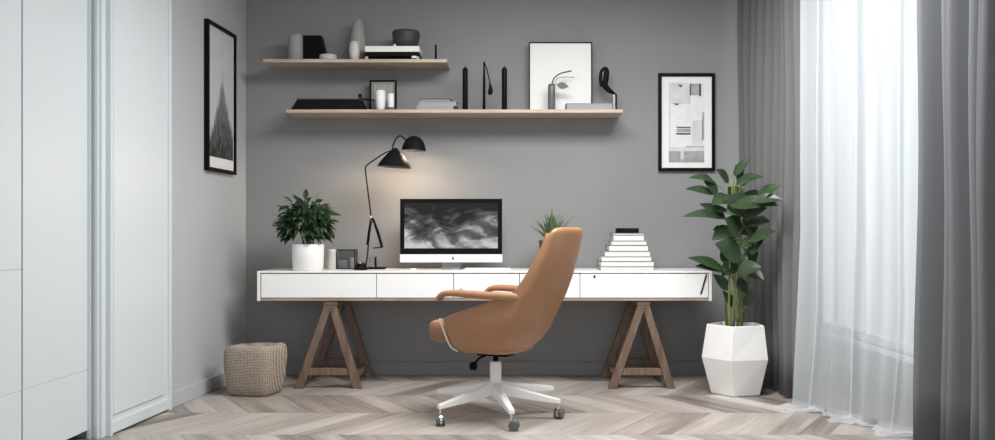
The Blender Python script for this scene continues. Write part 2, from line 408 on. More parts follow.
# sheer with a rumpled pool on the floor
def sheer():
    a, b = Vector((1.665,5.50)), Vector((2.01,4.62)); d = b-a; nrm = Vector((-d.y, d.x)).normalized()
    if nrm.x > 0: nrm = -nrm
    n = 150; vs = []; rnd = random.Random(5)
    zs = [2.76, 2.2, 1.6, 1.0, .6, .35, .2, .1, .05, .02]
    rows = [(z, 0) for z in zs] + [(.012, .02), (.022, .04), (.012, .06), (.006, .08)]
    for j, (z, out) in enumerate(rows):
        low = 1-z/2.76
        for i in range(n+1):
            u = i/n
            f = math.sin(2*PI*7*u+.6*math.sin(9*u))*.5 + math.sin(2*PI*3.3*u+1)*.5
            sharp = math.exp(-((u-.50)/.012)**2)*1.2 + math.exp(-((u-.80)/.010)**2)*1.0 + math.exp(-((u-.17)/.010)**2)*.8
            off = .022*f*(1+.4*low) + .03*sharp + .012*low*math.sin(4*z+11*u)
            pool = out*(1+.55*math.sin(5.2*u*PI)+.35*math.sin(17*u)) + (.05*low**6)
            if out: pool += noise.noise(Vector((u*14, out*20, 0)))*.03
            p = a + d*u + nrm*(off+pool)
            zz = z + (max(0, noise.noise(Vector((u*22, out*25, 3))))*.03 if out else 0)
            vs.append((p.x, p.y, zz))
    R = len(rows); m = MB()
    m.add(vs, [(j*(n+1)+i, j*(n+1)+i+1, (j+1)*(n+1)+i+1, (j+1)*(n+1)+i) for j in range(R-1) for i in range(n)])
    return m.build('sheer_curtain', M_sheer, smooth=True)
tag(sheer(), 'white sheer voile curtain in front of the window, pooling on the floor', 'curtain')
for a, bb, nm, lb in (((1.55,6.66), (1.78,4.4), 'curtain_track', 0), ((1.93,4.62), (1.78,2.95), 'curtain_track', 1)):
    mm = MB().beam((a[0], a[1], ZC-.02), (bb[0], bb[1], ZC-.02), .04, .04, up=(0,0,1))
    struct(mm.build('trim_%d' % (2+lb), M_plastic))

# ------------------------------------------------------------------ desk and trestles
DF, DB, DT = 6.11, 6.67, .75
dx0, dx1 = PX(257, DF), PX(712, DF); zb = PZ(301, DF)
desk = thing('desk', ((dx0+dx1)/2, (DF+DB)/2, zb), 'long white desk top unit with flush drawers on brown wooden trestles', 'desk')
MB().box(dx0, dx1, DF, DB, DT-.012, DT).build('desktop', M_white, desk, bevel=.002)
MB().box(dx0, dx0+.02, DF, DB, zb, DT-.012).build('side_panel', M_white, desk, bevel=.002)
MB().box(dx1-.02, dx1, DF, DB, zb, DT-.012).build('side_panel', M_white, desk, bevel=.002)
MB().box(dx0+.02, dx1-.02, DB-.02, DB, zb, DT-.012).build('back_panel', M_whitem, desk)
zr = PZ(298.0, DF)
ra = MB().box(dx0+.021, dx1-.021, DF+.005, DB-.021, zb+.001, zr-.001).build('bottom_board', M_rail, desk, bevel=.002)
ra['label'] = 'brown wooden board under the drawers'
edges = [260.8, 376.3, 453.6, 519.5, 580, 708.6]
for i in range(5):
    a, bb = PX(edges[i], DF)+.002, PX(edges[i+1], DF)-.002
    d = MB().box(a, bb, DF+.001, DF+.45, zr+.002, DT-.018).build('drawer', M_white, desk, bevel=.0015)
    if i == 4:
        q = P(594.5, 276, DF)
        MB().box(q.x-.006, q.x+.006, DF-.003, DF+.002, q.z-.013, q.z+.005).build('keyhole', M_black, d)
        MB().beam(P(706.5, 274.5, DF-.004), P(700.8, 294, DF-.004), .009, .003).build('pull_strap', M_blackm, d)
    if i == 2:
        MB().lathe([(.008,0),(.008,.006)], P(461, 289, DF), 16, Matrix.Rotation(PI/2, 3, 'X')).build('pull_knob', M_alu, d)

def trestle(cxp, label):
    c = PX(cxp, 6.13); w = .052
    zt = zb-.001
    t = thing('trestle', (c, 6.38, 0), label, 'trestle', 'brown trestles under the desk')
    A = .045
    for Y, tw in ((6.135, .0), (6.615, .0)):
        for sx in (-1, 1):
            off = -.20 if sx < 0 else .175
            foot = Vector((c+off, Y, 0)); top = Vector((c+sx*.018, Y, zt-.045))
            m = MB(); t0 = (top-foot).normalized(); hx = w/2/abs(t0.z)
            top = foot + t0*((zt-.03)/t0.z)
            m.add([(foot.x-hx, Y-A/2, 0), (foot.x+hx, Y-A/2, 0), (foot.x+hx, Y+A/2, 0), (foot.x-hx, Y+A/2, 0),
                   (top.x-hx*.9, Y-A/2+sx*.001, top.z), (top.x+hx*.9, Y-A/2+sx*.001, top.z), (top.x+hx*.9, Y+A/2+sx*.001, top.z), (top.x-hx*.9, Y+A/2+sx*.001, top.z)],
                  [(3,2,1,0),(4,5,6,7),(0,1,5,4),(1,2,6,5),(2,3,7,6),(3,0,4,7)])
            m.build('leg', M_trest, t, bevel=.003)
        z = .085
        MB().box(c-.165, c+.15, Y-.014, Y+.014, z, z+.045).build('stretcher', M_trest, t, bevel=.003)
    MB().box(c-.045, c+.045, 6.125, 6.63, zt-.03, zt).build('top_rail', M_trest, t, bevel=.004)
    for sx in (-1,1):
        xo = c + (-.165 if sx < 0 else .148)
        MB().box(xo-.018, xo+.018, 6.158, 6.592, .055, .085).build('side_rail', M_trest, t, bevel=.003)
    return t
tr1 = trestle(330.5, 'brown wooden trestle under the desk end nearest the woven pouf')
tr2 = copy_tree(tr1); tr2.location.x = PX(643.5, 6.13); tr2['label'] = 'brown wooden trestle under the desk end nearest the white planter'

# ------------------------------------------------------------------ wall shelves
def shelf(px0, px1, ytop, label):
    z1 = PZ(ytop, 6.4); m = MB().box(PX(px0, 6.4), PX(px1, 6.4), 6.4, YB-.001, z1-.022, z1)
    o = m.build('wall_shelf', M_shelf, bevel=.002); tag(o, label, 'shelf', 'floating wall shelves'); return z1
ZU = shelf(263, 447, 59, 'shorter upper floating pale oak shelf on the back wall')
ZL = shelf(286, 623, 109.4, 'longer lower floating pale oak shelf on the back wall')

def vase(name, px, Y, z, prof, m, label, cat, n=32, extra=None):
    o = MB().lathe(prof, (PX(px, Y), Y, z), n).build(name, m, smooth=True, bevel=0); return tag(o, label, cat)
s5 = 6.5/F      # metres per pixel at the shelf objects
# upper shelf
vase('cylinder_vase', 295.6, 6.5, ZU, [(.045,0),(.049,.004),(.049,.165),(.046,.178),(.036,.186),(.01,.189)], M_grey, 'grey cylinder vase with rounded top at the left end of the upper shelf', 'vase')
m = MB(); Y = 6.56
a0, a1 = PX(303.5, Y), PX(328.5, Y); b1 = PX(322, Y)
m.add([(a0,Y-.03,ZU),(a1,Y-.03,ZU),(a1,Y+.05,ZU),(a0,Y+.05,ZU),(a0,Y-.03,ZU+.186),(b1,Y-.03,ZU+.186),(b1,Y+.05,ZU+.186),(a0,Y+.05,ZU+.186)],
      [(3,2,1,0),(4,5,6,7),(0,1,5,4),(1,2,6,5),(2,3,7,6),(3,0,4,7)])
tag(m.build('black_box', M_black, bevel=.004), 'black box with one slanting side behind a small round dish', 'box')
m = MB().lathe([(.052,0),(.058,.004),(.058,.035),(.055,.038),(.05,.036),(.048,.012),(.0,.011)], (PX(327.2, 6.43), 6.465, ZU), 40, cap1=False)
tag(m.build('round_dish', M_lgrey, smooth=False), 'small low grey round dish in front of the black box', 'dish')
vase('bottle_vase', 358, 6.57, ZU, [(.028,0),(.038,.01),(.05,.06),(.054,.12),(.052,.18),(.044,.235),(.034,.275),(.026,.295),(.020,.303),(.012,.305)], M_grey, 'tall grey ovoid vase standing on the upper shelf', 'vase')
vase('ovoid_vase', 354.5, 6.46, ZU, [(.018,0),(.027,.008),(.034,.04),(.036,.07),(.034,.10),(.029,.125),(.024,.128)], M_bone, 'short pale ovoid vase in front of the tall grey one', 'vase')
# glossy low box: white top slab on dark body with feet
px0, px1, Y = 366.5, 420.5, 6.5
t = thing('low_box', ((PX(px0,Y)+PX(px1,Y))/2, Y, ZU), 'low black and white box unit under the charcoal bowl', 'box')
A0, A1 = PX(px0,Y), PX(px1,Y)
MB().box(A0, A1, 6.42, 6.6, ZU+.022, ZU+.052).build('body', M_black, t, bevel=.002)
MB().box(A0, A1, 6.42, 6.6, ZU+.052, ZU+.091).build('lid', M_whitem, t, bevel=.003)
for x in (A0+.012, A1-.012):
    for y in (6.435, 6.585): MB().box(x-.009, x+.009, y-.009, y+.009, ZU, ZU+.022).build('foot', M_lgrey, t)
MB().box(PX(413,Y), PX(417.5,Y), 6.416, 6.425, ZU+.010, ZU+.024).build('tag', M_whitem, t)
x = PX(395.8, Y); m = MB(); m.lathe([(.012,0),(.010,.006),(.003,.018),(.001,.019)], (x, 6.425+.015, ZU+.091), 12); m.build('knob', M_whitem, t)
vase('charcoal_bowl', 406, 6.52, ZU+.091, [(.064,0),(.076,.006),(.088,.05),(.093,.085),(.094,.105),(.089,.118),(.081,.12),(.074,.112),(.07,.02),(.0,.018)], M_char, 'charcoal bowl with wide rim standing on the low box unit', 'bowl')
m = MB().lathe([(.007,0),(.007,.098),(.004,.106),(.001,.107)], (PX(435.8, 6.45), 6.45, ZU), 12)
tag(m.build('black_stick', M_black, smooth=True), 'thin short black stick standing at the right end of the upper shelf', 'ornament')
# lower shelf
Y = 6.5; m = MB(); x0, x1, x0t, x1t = PX(293,Y), PX(366.5,Y), PX(299,Y), PX(362,Y)
t = thing('low_case', ((x0+x1)/2, Y, ZL), 'low black case with a small latch at the left end of the lower shelf', 'case')
m.add([(x0,6.42,ZL),(x1,6.42,ZL),(x1,6.6,ZL),(x0,6.6,ZL),(x0t,6.44,ZL+.072),(x1t,6.44,ZL+.072),(x1t,6.58,ZL+.072),(x0t,6.58,ZL+.072)],
      [(3,2,1,0),(4,5,6,7),(0,1,5,4),(1,2,6,5),(2,3,7,6),(3,0,4,7)])
m.build('body', M_blackm, t, bevel=.004)
MB().box(x0t-.004, x1t+.004, 6.435, 6.585, ZL+.072, ZL+.079).build('lid', M_dkgrey, t, bevel=.002)
MB().box(PX(358.5,Y), PX(361.5,Y), Y-.01, Y+.01, ZL+.079, ZL+.118).build('latch', M_blackm, t, bevel=.003)
MB().tube([(PX(359.5,Y), Y, ZL+.085), (PX(367,Y), 6.48, ZL+.078), (PX(374,6.44), 6.44, ZL+.066)], .005).build('arm', M_blackm, t, smooth=True)
# little standing frame
def frame(px0, px1, py0, py1, Y, fwp, mf, mp, label, depth=.02, name='picture_frame', mat_in=None, cat='picture', zbase=None):
    x0, x1 = PX(px0, Y), PX(px1, Y); z1 = PZ(py0, Y); z0 = PZ(py1, Y) if zbase is None else zbase; fw = fwp*Y/F
    t = thing(name, ((x0+x1)/2, Y+depth/2, z0), label, cat)
    m = MB(); m.box(x0, x0+fw, Y, Y+depth, z0, z1); m.box(x1-fw, x1, Y, Y+depth, z0, z1)
    m.box(x0+fw, x1-fw, Y, Y+depth, z0, z0+fw); m.box(x0+fw, x1-fw, Y, Y+depth, z1-fw, z1)
    m.build('frame', mf, t, bevel=.0015)
    MB().box(x0+fw, x1-fw, Y+depth*.5, Y+depth*.9, z0+fw, z1-fw).build('mount', mp, t)
    return t, x0+fw, x1-fw, z0+fw, z1-fw
t, a, bb, c0, c1 = frame(369.5, 396.5, 80, 108, 6.6, 1.6, M_blackm, mat('frame_mount_grey', (.25,.25,.23), .6), 'small dark framed picture standing behind two white vases', zbase=ZL)
MB().box(a+.018, bb-.018, 6.606, 6.6105, c0+.03, c1-.02).build('print', M_p3, t)
vase('ribbed_vase', 380.5, 6.48, ZL, [(.018,0),(.024,.006),(.030,.03),(.0325,.07),(.033,.135),(.030,.138),(.026,.13),(.024,.03),(0,.028)], M_whitem, 'white tapered vase, the taller of two before the small frame', 'vase')
t = thing('narrow_jar', (PX(391, 6.5), 6.5, ZL), 'narrow white jar on dark foot beside the taller white vase', 'jar')
MB().lathe([(.022,0),(.024,.004),(.024,.02),(.02,.025)], t.location, 24).build('foot', M_dkgrey, t, smooth=True)
MB().lathe([(.02,.025),(.021,.03),(.021,.115),(.018,.12)], t.location, 24).build('body', M_whitem, t, smooth=True)

def book(px0, px1, Yf, z, th, depth, cov, label, group, ct=.0028, pg=None):
    x0, x1 = PX(px0, Yf), PX(px1, Yf); c = ((x0+x1)/2, Yf+depth/2, z)
    t = thing('book', c, label, 'book', group)
    m = MB(); m.box(x0, x1, Yf, Yf+depth, z, z+ct); m.box(x0, x1, Yf, Yf+depth, z+th-ct, z+th); m.box(x0, x1, Yf+depth-ct, Yf+depth, z+ct, z+th-ct)
    m.build('cover', cov, t)
    MB().box(x0+.005, x1-.005, Yf+.004, Yf+depth-ct-.0005, z+ct, z+th-ct).build('pages', pg or M_pages, t)
    return t
z = ZL
G = 'books lying beside the black candles'
book(416, 454, 6.44, z, .030, .16, M_lgrey, 'light grey book lying at the bottom of the three-book stack on the lower shelf', G, pg=M_pagesg)
book(418, 457, 6.44, z+.030, .030, .16, M_coverg, 'grey book lying in the middle of the three-book stack on the lower shelf', G, pg=M_pagesg)
book(419.5, 451, 6.45, z+.060, .018, .15, M_blackm, 'thin black book on top of the three-book stack on the lower shelf', G, pg=M_pagesg)
# black candles
def candle(px, ptop, label, rpx=2.7):
    Y = 6.5; h = PZ(ptop, Y)-ZL; r = rpx*Y/F
    t = thing('candle', (PX(px, Y), Y, ZL), label, 'candle', 'black tapers on the lower shelf')
    MB().lathe([(r*.95,0),(r,.003),(r,h-.03),(r*.85,h-.02),(r*.35,h-.012)], t.location, 20).build('wax', M_black, t, smooth=True)
    MB().tube([t.location+Vector((0,0,h-.012)), t.location+Vector((.001,0,h))], .0025, 6).build('wick', M_black, t)
    return t
k1 = candle(465.2, 65.5, 'thick black taper candle standing beside the stack of three books')
k2 = copy_tree(k1); k2.location.x = PX(504.4, 6.5); k2['label'] = 'thick black taper candle nearest the white poster'
# thin wand pair
Y = 6.5; t = thing('bud_sculpture', (PX(484, Y), Y, ZL), 'black rod with a drooping bud standing between the two thick candles', 'ornament')
MB().tube([P(484,109.2,Y)+Vector((0,0,.0)), P(484.2,80,Y), P(484,61.5,Y)], [.010,.009,.005], 10).build('rod', M_black, t, smooth=True)
t.children[0].location.z += 0
MB().tube(smooth_path([P(484.3,62,Y-.006), P(487.5,72,Y-.012), P(490,84,Y-.014), P(490.6,90,Y-.014), P(489.5,95,Y-.014)]), None or [.004+.0*k for k in range(12)]+[.006,.008,.0095,.011,.013,.015,.016,.017,.017,.016,.014,.010,.004][:13], 10).build('drooping_bud', M_black, t, smooth=True)
# poster leaning on the shelf
t, a, bb, c0, c1 = frame(529, 592.2, 42, 109.4, 6.62, 1.0, M_black, M_mattp, 'large white poster in thin black frame standing on the lower shelf', depth=.018, zbase=ZL)
m = MB(); cc = P(572, 92, 6.6245); R = .11
for k in range(48):
    a0, a1 = 2*PI*k/48, 2*PI*(k+1)/48
    m.add([(cc.x+r_*math.cos(q), 6.6275, cc.z+r_*math.sin(q)) for r_, q in ((R,a0),(R,a1),(R-.004,a1),(R-.004,a0))], [(0,1,2,3)])
m.build('print', M_p2, t)
# grey vase with branch
Y = 6.52; t = thing('branch_vase', (PX(551.6, Y), Y, ZL), 'slim dark grey vase with a bent branch in front of the white poster', 'vase')
MB().lathe([(.024,0),(.025,.003),(.0245,.17),(.022,.186),(.018,.185),(.017,.03),(0,.03)], t.location, 24).build('vase_body', mat('smoke_grey_ceramic', (.12,.12,.12), .3), t, smooth=True)
m = MB(); m.tube(smooth_path([P(551.5,96,Y), P(552.5,82,Y), P(556,76.5,Y-.01), P(562,73,Y-.015), P(571.5,71,Y-.02)]), .0045, 8)
m.tube(smooth_path([P(552,96,Y), P(554,84,Y), P(557.5,78.5,Y-.02), P(565,77,Y-.03), P(574,77.5,Y-.03)]), .002, 6)
m.tube(smooth_path([P(551.5,96,Y), P(554,86,Y), P(558,84,Y-.02)]), .002, 6)
m.build('branch', mat('branch_brown_grey', (.07,.065,.06), .6), t, smooth=True)
MB().leaf(P(557.5,85,Y-.02), P(568.5,86.5,Y-.03), .046, 0, (0,1,.12), 0).build('leaf', mat('grey_dry_leaf', (.15,.15,.15), .6), t, solid=.002)
# grey block book and hooked ornament
book(566, 613, 6.43, ZL, .045, .12, M_coverg, 'thick grey book lying in front of the white poster', None, pg=M_pagesg)
Y = 6.5
t = thing('hook_ornament', (PX(615, 6.58), 6.58, ZL), 'black looped ornament on a slim metal stand at the right end of the lower shelf', 'ornament')
Y = 6.58
MB().box(PX(613.4,Y), PX(614.6,Y), Y-.005, Y+.005, ZL, PZ(93.5,Y)).build('stand_bar', M_chrome, t)
MB().box(PX(615.6,Y), PX(617,Y), Y-.005, Y+.005, ZL, PZ(94,Y)).build('stand_bar', M_black, t)
pth = smooth_path([P(601.5,86.5,Y), P(600.4,80,Y), P(601,72.5,Y), P(604,68.8,Y), P(606.5,70.5,Y), P(606,78,Y), P(604.8,84,Y), P(607,88.5,Y), P(611.5,92,Y), P(616,94.5,Y)])
n = len(pth); MB().tube(pth, [.010+.010*math.sin(PI*min(1, max(0, (k/n-.3)/.65)))+.001 - (.006*max(0, k/n-.85)/.15) for k in range(n)], 10, .8).build('loop', M_black, t, smooth=True)

# ------------------------------------------------------------------ wall pictures
Y = 6.672; t, a, bb, c0, c1 = frame(658.6, 715.2, 73, 171, Y, 3.2, M_black, M_mattp, 'tall black framed abstract grey print on the back wall above the plant', depth=.027)
m = MB(); yy = Y+.012
def R4(u0, u1, v0, v1, mi, lay):     # px rectangles on the print
    m.cur = mi; m.box(PX(u0,Y), PX(u1,Y), yy-.0004*lay, yy+.004, PZ(v1,Y), PZ(v0,Y))
R4(668.6, 704.8, 82, 162.5, 1, 0)
R4(669, 691, 82.5, 104, 0, 1); R4(690, 700, 83.5, 95, 2, 1); R4(699.5, 701.5, 83.5, 96, 3, 2); R4(691, 704.5, 96, 140, 1, 1)
R4(702.5, 704.5, 112, 140, 2, 2); R4(692.5, 703, 120, 145, 0, 2); R4(677, 691, 126.6, 127.8, 3, 3); R4(676.5, 691, 132.8, 134.4, 3, 3); R4(677, 691, 128.5, 132, 2, 2)
R4(686, 704.5, 146, 147, 2, 3); R4(669, 704.5, 151, 162.3, 2, 1); R4(669, 704.5, 147, 151, 0, 1); R4(681, 684, 147, 159, 0, 4); R4(669, 670.5, 84, 150, 0, 2)
m.cur = 3
for cx_, cy_, w_, h_ in ((680.5, 85.6, 5.5, 3), (676.5, 104.2, 7, 2.2)):
    cc = P(cx_, cy_, Y); m.add([(cc.x-w_/2*Y/F, yy-.0012, cc.z+.008), (cc.x+w_/2*Y/F, yy-.0012, cc.z+.006), (cc.x+.004, yy-.0012, cc.z-h_/2*Y/F)], [(0,1,2)])
m.build('print', [M_p1, M_p2, M_p3, M_p4], t)

# left wall picture (in the wall's own frame)
def solveY(px): # depth where a pixel column meets the left wall (slightly proud)
    k = (px-CX)/F; return (-1.85-.0588*YB+.02)/(k-.0588)
Ya, Yb = solveY(207), solveY(235.3)
W = wallM(Ya); Lw = (Yb-Ya)/tdir.y; z0, z1 = PZ(170, Ya), PZ(18.5, Ya); fw = .022
t = thing('picture_frame', (wx((Ya+Yb)/2), (Ya+Yb)/2, z0), 'tall black framed photo of a dark spire on the left wall', 'picture')
m = MB(); m.box(0, fw, .001, .03, z0, z1, W); m.box(Lw-fw, Lw, .001, .03, z0, z1, W); m.box(fw, Lw-fw, .001, .03, z0, z0+fw, W); m.box(fw, Lw-fw, .001, .03, z1-fw, z1, W)
m.build('frame', M_black, t, bevel=.001)
MB().box(fw, Lw-fw, .004, .016, z0+fw, z1-fw, W).build('mount', M_mattp, t)
pw_, ph_ = (Lw-2*fw-.02)*tdir.y, z1-z0-2*fw-.075
org = W @ Vector((fw+.004, .017, z0+fw+.07))
MB().box(fw+.004, Lw-fw-.016, .0165, .018, z0+fw+.07, z1-fw-.004, W).build('print', spire_material(pw_, ph_), t, origin=org)

# ------------------------------------------------------------------ things on the desk
# bushy plant
Y = 6.24; base = Vector((PX(308, Y), Y, DT))
t = thing('potted_plant', base, 'bushy dark green plant in a white cylinder pot on the desk', 'plant')
MB().lathe([(.092,0),(.098,.004),(.104,.168),(.102,.171),(.098,.168),(.095,.15)], base, 48, cap1=False).build('pot', M_white, t, smooth=True)
MB().lathe([(.096,.148),(.0,.152)], base, 32, cap0=False, cap1=False).build('soil', M_soil, t)
m = MB(); rnd = random.Random(11); cen = Vector((PX(305.5, Y), Y, PZ(223, Y))); sts = []
for i in range(520):
    v = Vector((rnd.gauss(0,1), rnd.gauss(0,1), rnd.gauss(0,1))).normalized(); rr = rnd.uniform(.3, 1)**.6
    if v.z < -.8: continue
    p = cen + Vector((v.x*.165*rr, v.y*.14*rr, v.z*.145*rr+.01))
    if p.z < DT+.15 and (p-base).xy.length < .11: continue
    out = Vector((v.x, v.y, v.z*.3+rnd.uniform(-1.0,.15))).normalized(); L = rnd.uniform(.05,.085)
    m.leaf(p, p+out*L, rnd.uniform(.024,.040), rnd.uniform(.05,.25), (rnd.uniform(-.4,.4), rnd.uniform(-.8,.1), 1), .2, 5)
m.build('foliage', M_leafd, t, smooth=True)
m = MB()
for i in range(16):
    a = rnd.uniform(0, 2*PI); e = cen + Vector((math.cos(a)*.12, math.sin(a)*.09, rnd.uniform(-.02,.1)))
    m.tube(smooth_path([base+Vector((math.cos(a)*.03, math.sin(a)*.03, .15)), base+Vector((math.cos(a)*.05, math.sin(a)*.05, .24)), e], 4), .0025, 5)
for px_, py_ in ((329,203),(318,193),(334,219),(272,214)):
    e = P(px_, py_, Y); m.tube(smooth_path([base+Vector((0,0,.2)), (base+e)/2+Vector((0,0,.13)), e], 4), .0015, 5)
m.build('stems', M_leafd, t, smooth=True)
# jars and smoked box
Y = 6.42
vase('tall_jar', 331.6, Y, DT, [(.026,0),(.029,.004),(.029,.115),(.031,.118),(.031,.132),(.028,.134)], M_bone, 'bone coloured lidded jar between the white pot and the smoked glass holder', 'jar')
Y = 6.45; x0, x1 = PX(336.2, Y), PX(355, Y)
t = thing('glass_box', ((x0+x1)/2, Y+.05, DT), 'smoked glass square holder with black edges beside the lamp', 'glass holder')
m = MB(); e = .006; zt = DT+.132
for x in (x0, x1-e):
    for y in (Y, Y+.10): m.box(x, x+e, y, y+e, DT, zt)
for z in (DT, zt-e):
    m.box(x0, x1, Y, Y+e, z, z+e); m.box(x0, x1, Y+.10, Y+.10+e, z, z+e); m.box(x0, x0+e, Y+e, Y+.10, z, z+e); m.box(x1-e, x1, Y+e, Y+.10, z, z+e)
m.build('frame', M_black, t)
for y in (Y+.002, Y+.102): MB().box(x0+e, x1-e, y, y+.002, DT+e, zt-e).build('glass', M_smoke, t)
MB().box(x0+e, x1-e, Y+e, Y+.10, DT, DT+.003).build('base', M_blackm, t)
tag(MB().lathe([(.030,0),(.031,.002),(.031,.055),(.028,.056)], (PX(342.5, 6.5), 6.5, DT+.0035), 24).build('tea_light', M_lgrey, smooth=True), 'wide pale candle inside the smoked glass holder, the larger of two', 'candle')
tag(MB().lathe([(.013,0),(.014,.002),(.014,.075),(.012,.076)], (PX(351.8, 6.48), 6.49, DT+.0035), 20).build('pillar_candle', M_whitem, smooth=True), 'slim white candle inside the smoked glass holder, the smaller of two', 'candle')

# lamp
Y = 6.36; lb = Vector((PX(360.8, Y-.05), Y-.05, DT))
t = thing('desk_lamp', lb, 'black two-shade desk lamp on a jointed arm left of the monitor', 'lamp')
m = MB(); m.lathe([(.044,0),(.046,.003),(.046,.014),(.038,.024),(.034,.036),(.024,.046),(.008,.05)], lb, 32); m.build('base', M_black, t, smooth=False, bevel=.002)
MB().lathe([(.012,0),(.010,.006),(.0,.007)], lb+Vector((0,-.022,.044)), 16).build('switch', M_chrome, t, smooth=True)
rod = MB(); p0 = P(366, 263, Y)
rod.tube([lb+Vector((.03,.02,.025)), P(367.5,255,Y), P(369.6,228,Y), P(371.2,217,Y)], .0045, 8)
rod.tube([P(371.2,217,Y), P(368.5,196,Y), P(365.2,169.5,Y)], .0045, 8)
rod.tube(smooth_path([P(365.2,169.5,Y), P(366.5,165.5,Y), P(374,160,Y), P(385,153,Y), P(393.5,150,Y)]), .0045, 8)
rod.tube(smooth_path([P(391.5,153,Y), P(393.5,144,Y), P(397,137.5,Y+.01), P(401,136,Y+.02), P(405,139,Y+.03), P(408,140,Y+.04)]), .005, 8)
rod.build('arm', M_black, t, smooth=True)
m = MB(); m.tube([P(371,221,Y-.012), P(369,233,Y-.012), P(367.5,245,Y-.012)], .009, 8); m.tube([P(373.5,220,Y-.012), P(378,233,Y-.012), P(382.2,247.5,Y-.012)], [.008,.010,.009], 8)
m.tube([P(382.5,247.2,Y-.012), P(373,248.2,Y-.012)], .004, 8); m.tube([P(371.5,216,Y-.012), P(373.8,222,Y-.012)], .008, 8)
m.build('spring_arm', M_black, t, smooth=True)
MB().lathe([(.009,-.012),(.009,.012)], P(371.4,217,Y-.008), 16, Matrix.Rotation(PI/2, 3, 'X')).build('joint', M_alu, t)
c1_ = P(394.3, 167, Y); T = Matrix.Rotation(.07, 3, 'Y')
prof = [(.112,0),(.110,.006),(.092,.035),(.062,.075),(.034,.105),(.018,.120),(.006,.128),(.004,.126),(.015,.114),(.058,.073),(.088,.034),(.108,.004),(.1115,-.001)]
sh = MB().lathe(prof, c1_, 40, T, False, False).build('lamp_shade', M_blackm, t, smooth=True); sh['label'] = 'front conical black shade'
MB().lathe([(.001,-.018),(.012,-.014),(.017,0),(.012,.014),(.006,.05)], c1_+Vector((0,0,.032)), 16).build('bulb', M_bulb, sh, smooth=True)
c2_ = P(413.8, 150.5, Y+.06)
prof = [(.081,0),(.078,.02),(.068,.05),(.05,.078),(.028,.093),(.008,.098),(.004,.095),(.027,.089),(.048,.074),(.065,.048),(.075,.02),(.0795,-.001)]
sh = MB().lathe(prof, c2_, 40, Matrix.Rotation(.05, 3, 'Y'), False, False).build('lamp_shade', M_blackm, t, smooth=True); sh['label'] = 'rear domed black shade'
MB().lathe([(.001,-.018),(.012,-.014),(.017,0),(.012,.014),(.006,.04)], c2_+Vector((0,0,.035)), 16).build('bulb', M_bulb, sh, smooth=True)
# black tray + stand with grey block
Y = 6.45
tag(MB().box(PX(368,Y), PX(385,Y), Y-.03, Y+.06, DT, DT+.014).build('black_tray', M_blackm, bevel=.003), 'thin black tray on the desk just right of the lamp base', 'tray')
t = thing('photo_block', (PX(371.5,Y), Y+.01, DT+.0145), 'small speckled grey block with a black edge on the black tray', 'ornament')
MB().box(PX(367.8,Y), PX(374.8,Y), Y-.005, Y+.03, DT+.0145, DT+.09).build('block', mat('speckled_grey', (.22,.20,.19), .6, var=.6, vscale=80), t, bevel=.002)
MB().box(PX(374.8,Y)+.0005, PX(376,Y), Y-.008, Y+.033, DT+.0145, DT+.083).build('edge', M_black, t)

# monitor
Y = 6.42; x0, x1 = PX(400, Y), PX(502.3, Y); z0, z1 = PZ(262.3, Y), PZ(198.6, Y); cx = (x0+x1)/2
t = thing('computer_monitor', (cx, Y+.05, DT), 'large all-in-one computer monitor with black bezel showing grey waves', 'computer')
MB().box(x0, x1, Y, Y+.022, z0, z1).build('casing', M_alu, t, bevel=.008, seg=3)
zc = PZ(254.3, Y)
MB().box(x0+.001, x1-.001, Y-.003, Y+.002, zc, z1-.001).build('bezel', M_black, t, bevel=.002)
ch = MB().box(x0, x1, Y-.0035, Y+.002, z0, zc-.0005).build('chin', M_aluw, t, bevel=.0015)
MB().box(PX(404.5,Y), PX(497.8,Y), Y-.0045, Y-.002, PZ(248.3,Y), PZ(203,Y)).build('screen', M_screen, t)
m = MB(); q = P(453.2, 258.5, Y); r = .009
pts = []
for k in range(20):
    a = 2*PI*k/20; rr = r*(1-.12*abs(math.sin(a))**6); x_ = rr*math.cos(a)*.9; z_ = rr*math.sin(a)
    if x_ > .0062: x_ = .0062-(.003-abs(z_-.001)*.3)*(1 if abs(z_-.001) < .006 else 0)
    pts.append((q.x+x_, q.z+z_))
n = len(pts); m.add([(x_, Y-.0045, z_) for x_, z_ in pts]+[(x_, Y-.003, z_) for x_, z_ in pts], [tuple(range(n)), tuple(range(n,2*n))]+[(i,(i+1)%n,n+(i+1)%n,n+i) for i in range(n)])
m.leaf((q.x, Y-.004, q.z+.009), (q.x+.004, Y-.004, q.z+.015), .004, 0, (0,1,0), 0, 5)
m.build('logo', M_black, ch)
m = MB(); w = PX(463,Y)-PX(444.5,Y); m.box(cx-w/2, cx+w/2, Y-.06, Y+.12, DT, DT+.008); m.build('stand_foot', mat('stand_grey_metal', (.25,.25,.26), .4, .5), t, bevel=.002)
m = MB(); m.add([(cx-w/2,Y+.03,DT+.008),(cx+w/2,Y+.03,DT+.008),(cx+w/2,Y+.04,DT+.008),(cx-w/2,Y+.04,DT+.008),(cx-w/2,Y+.02,z0+.14),(cx+w/2,Y+.02,z0+.14),(cx+w/2,Y+.03,z0+.14),(cx-w/2,Y+.03,z0+.14)],
      [(3,2,1,0),(4,5,6,7),(0,1,5,4),(1,2,6,5),(2,3,7,6),(3,0,4,7)]); m.build('stand_neck', MATS['stand_grey_metal'], t)
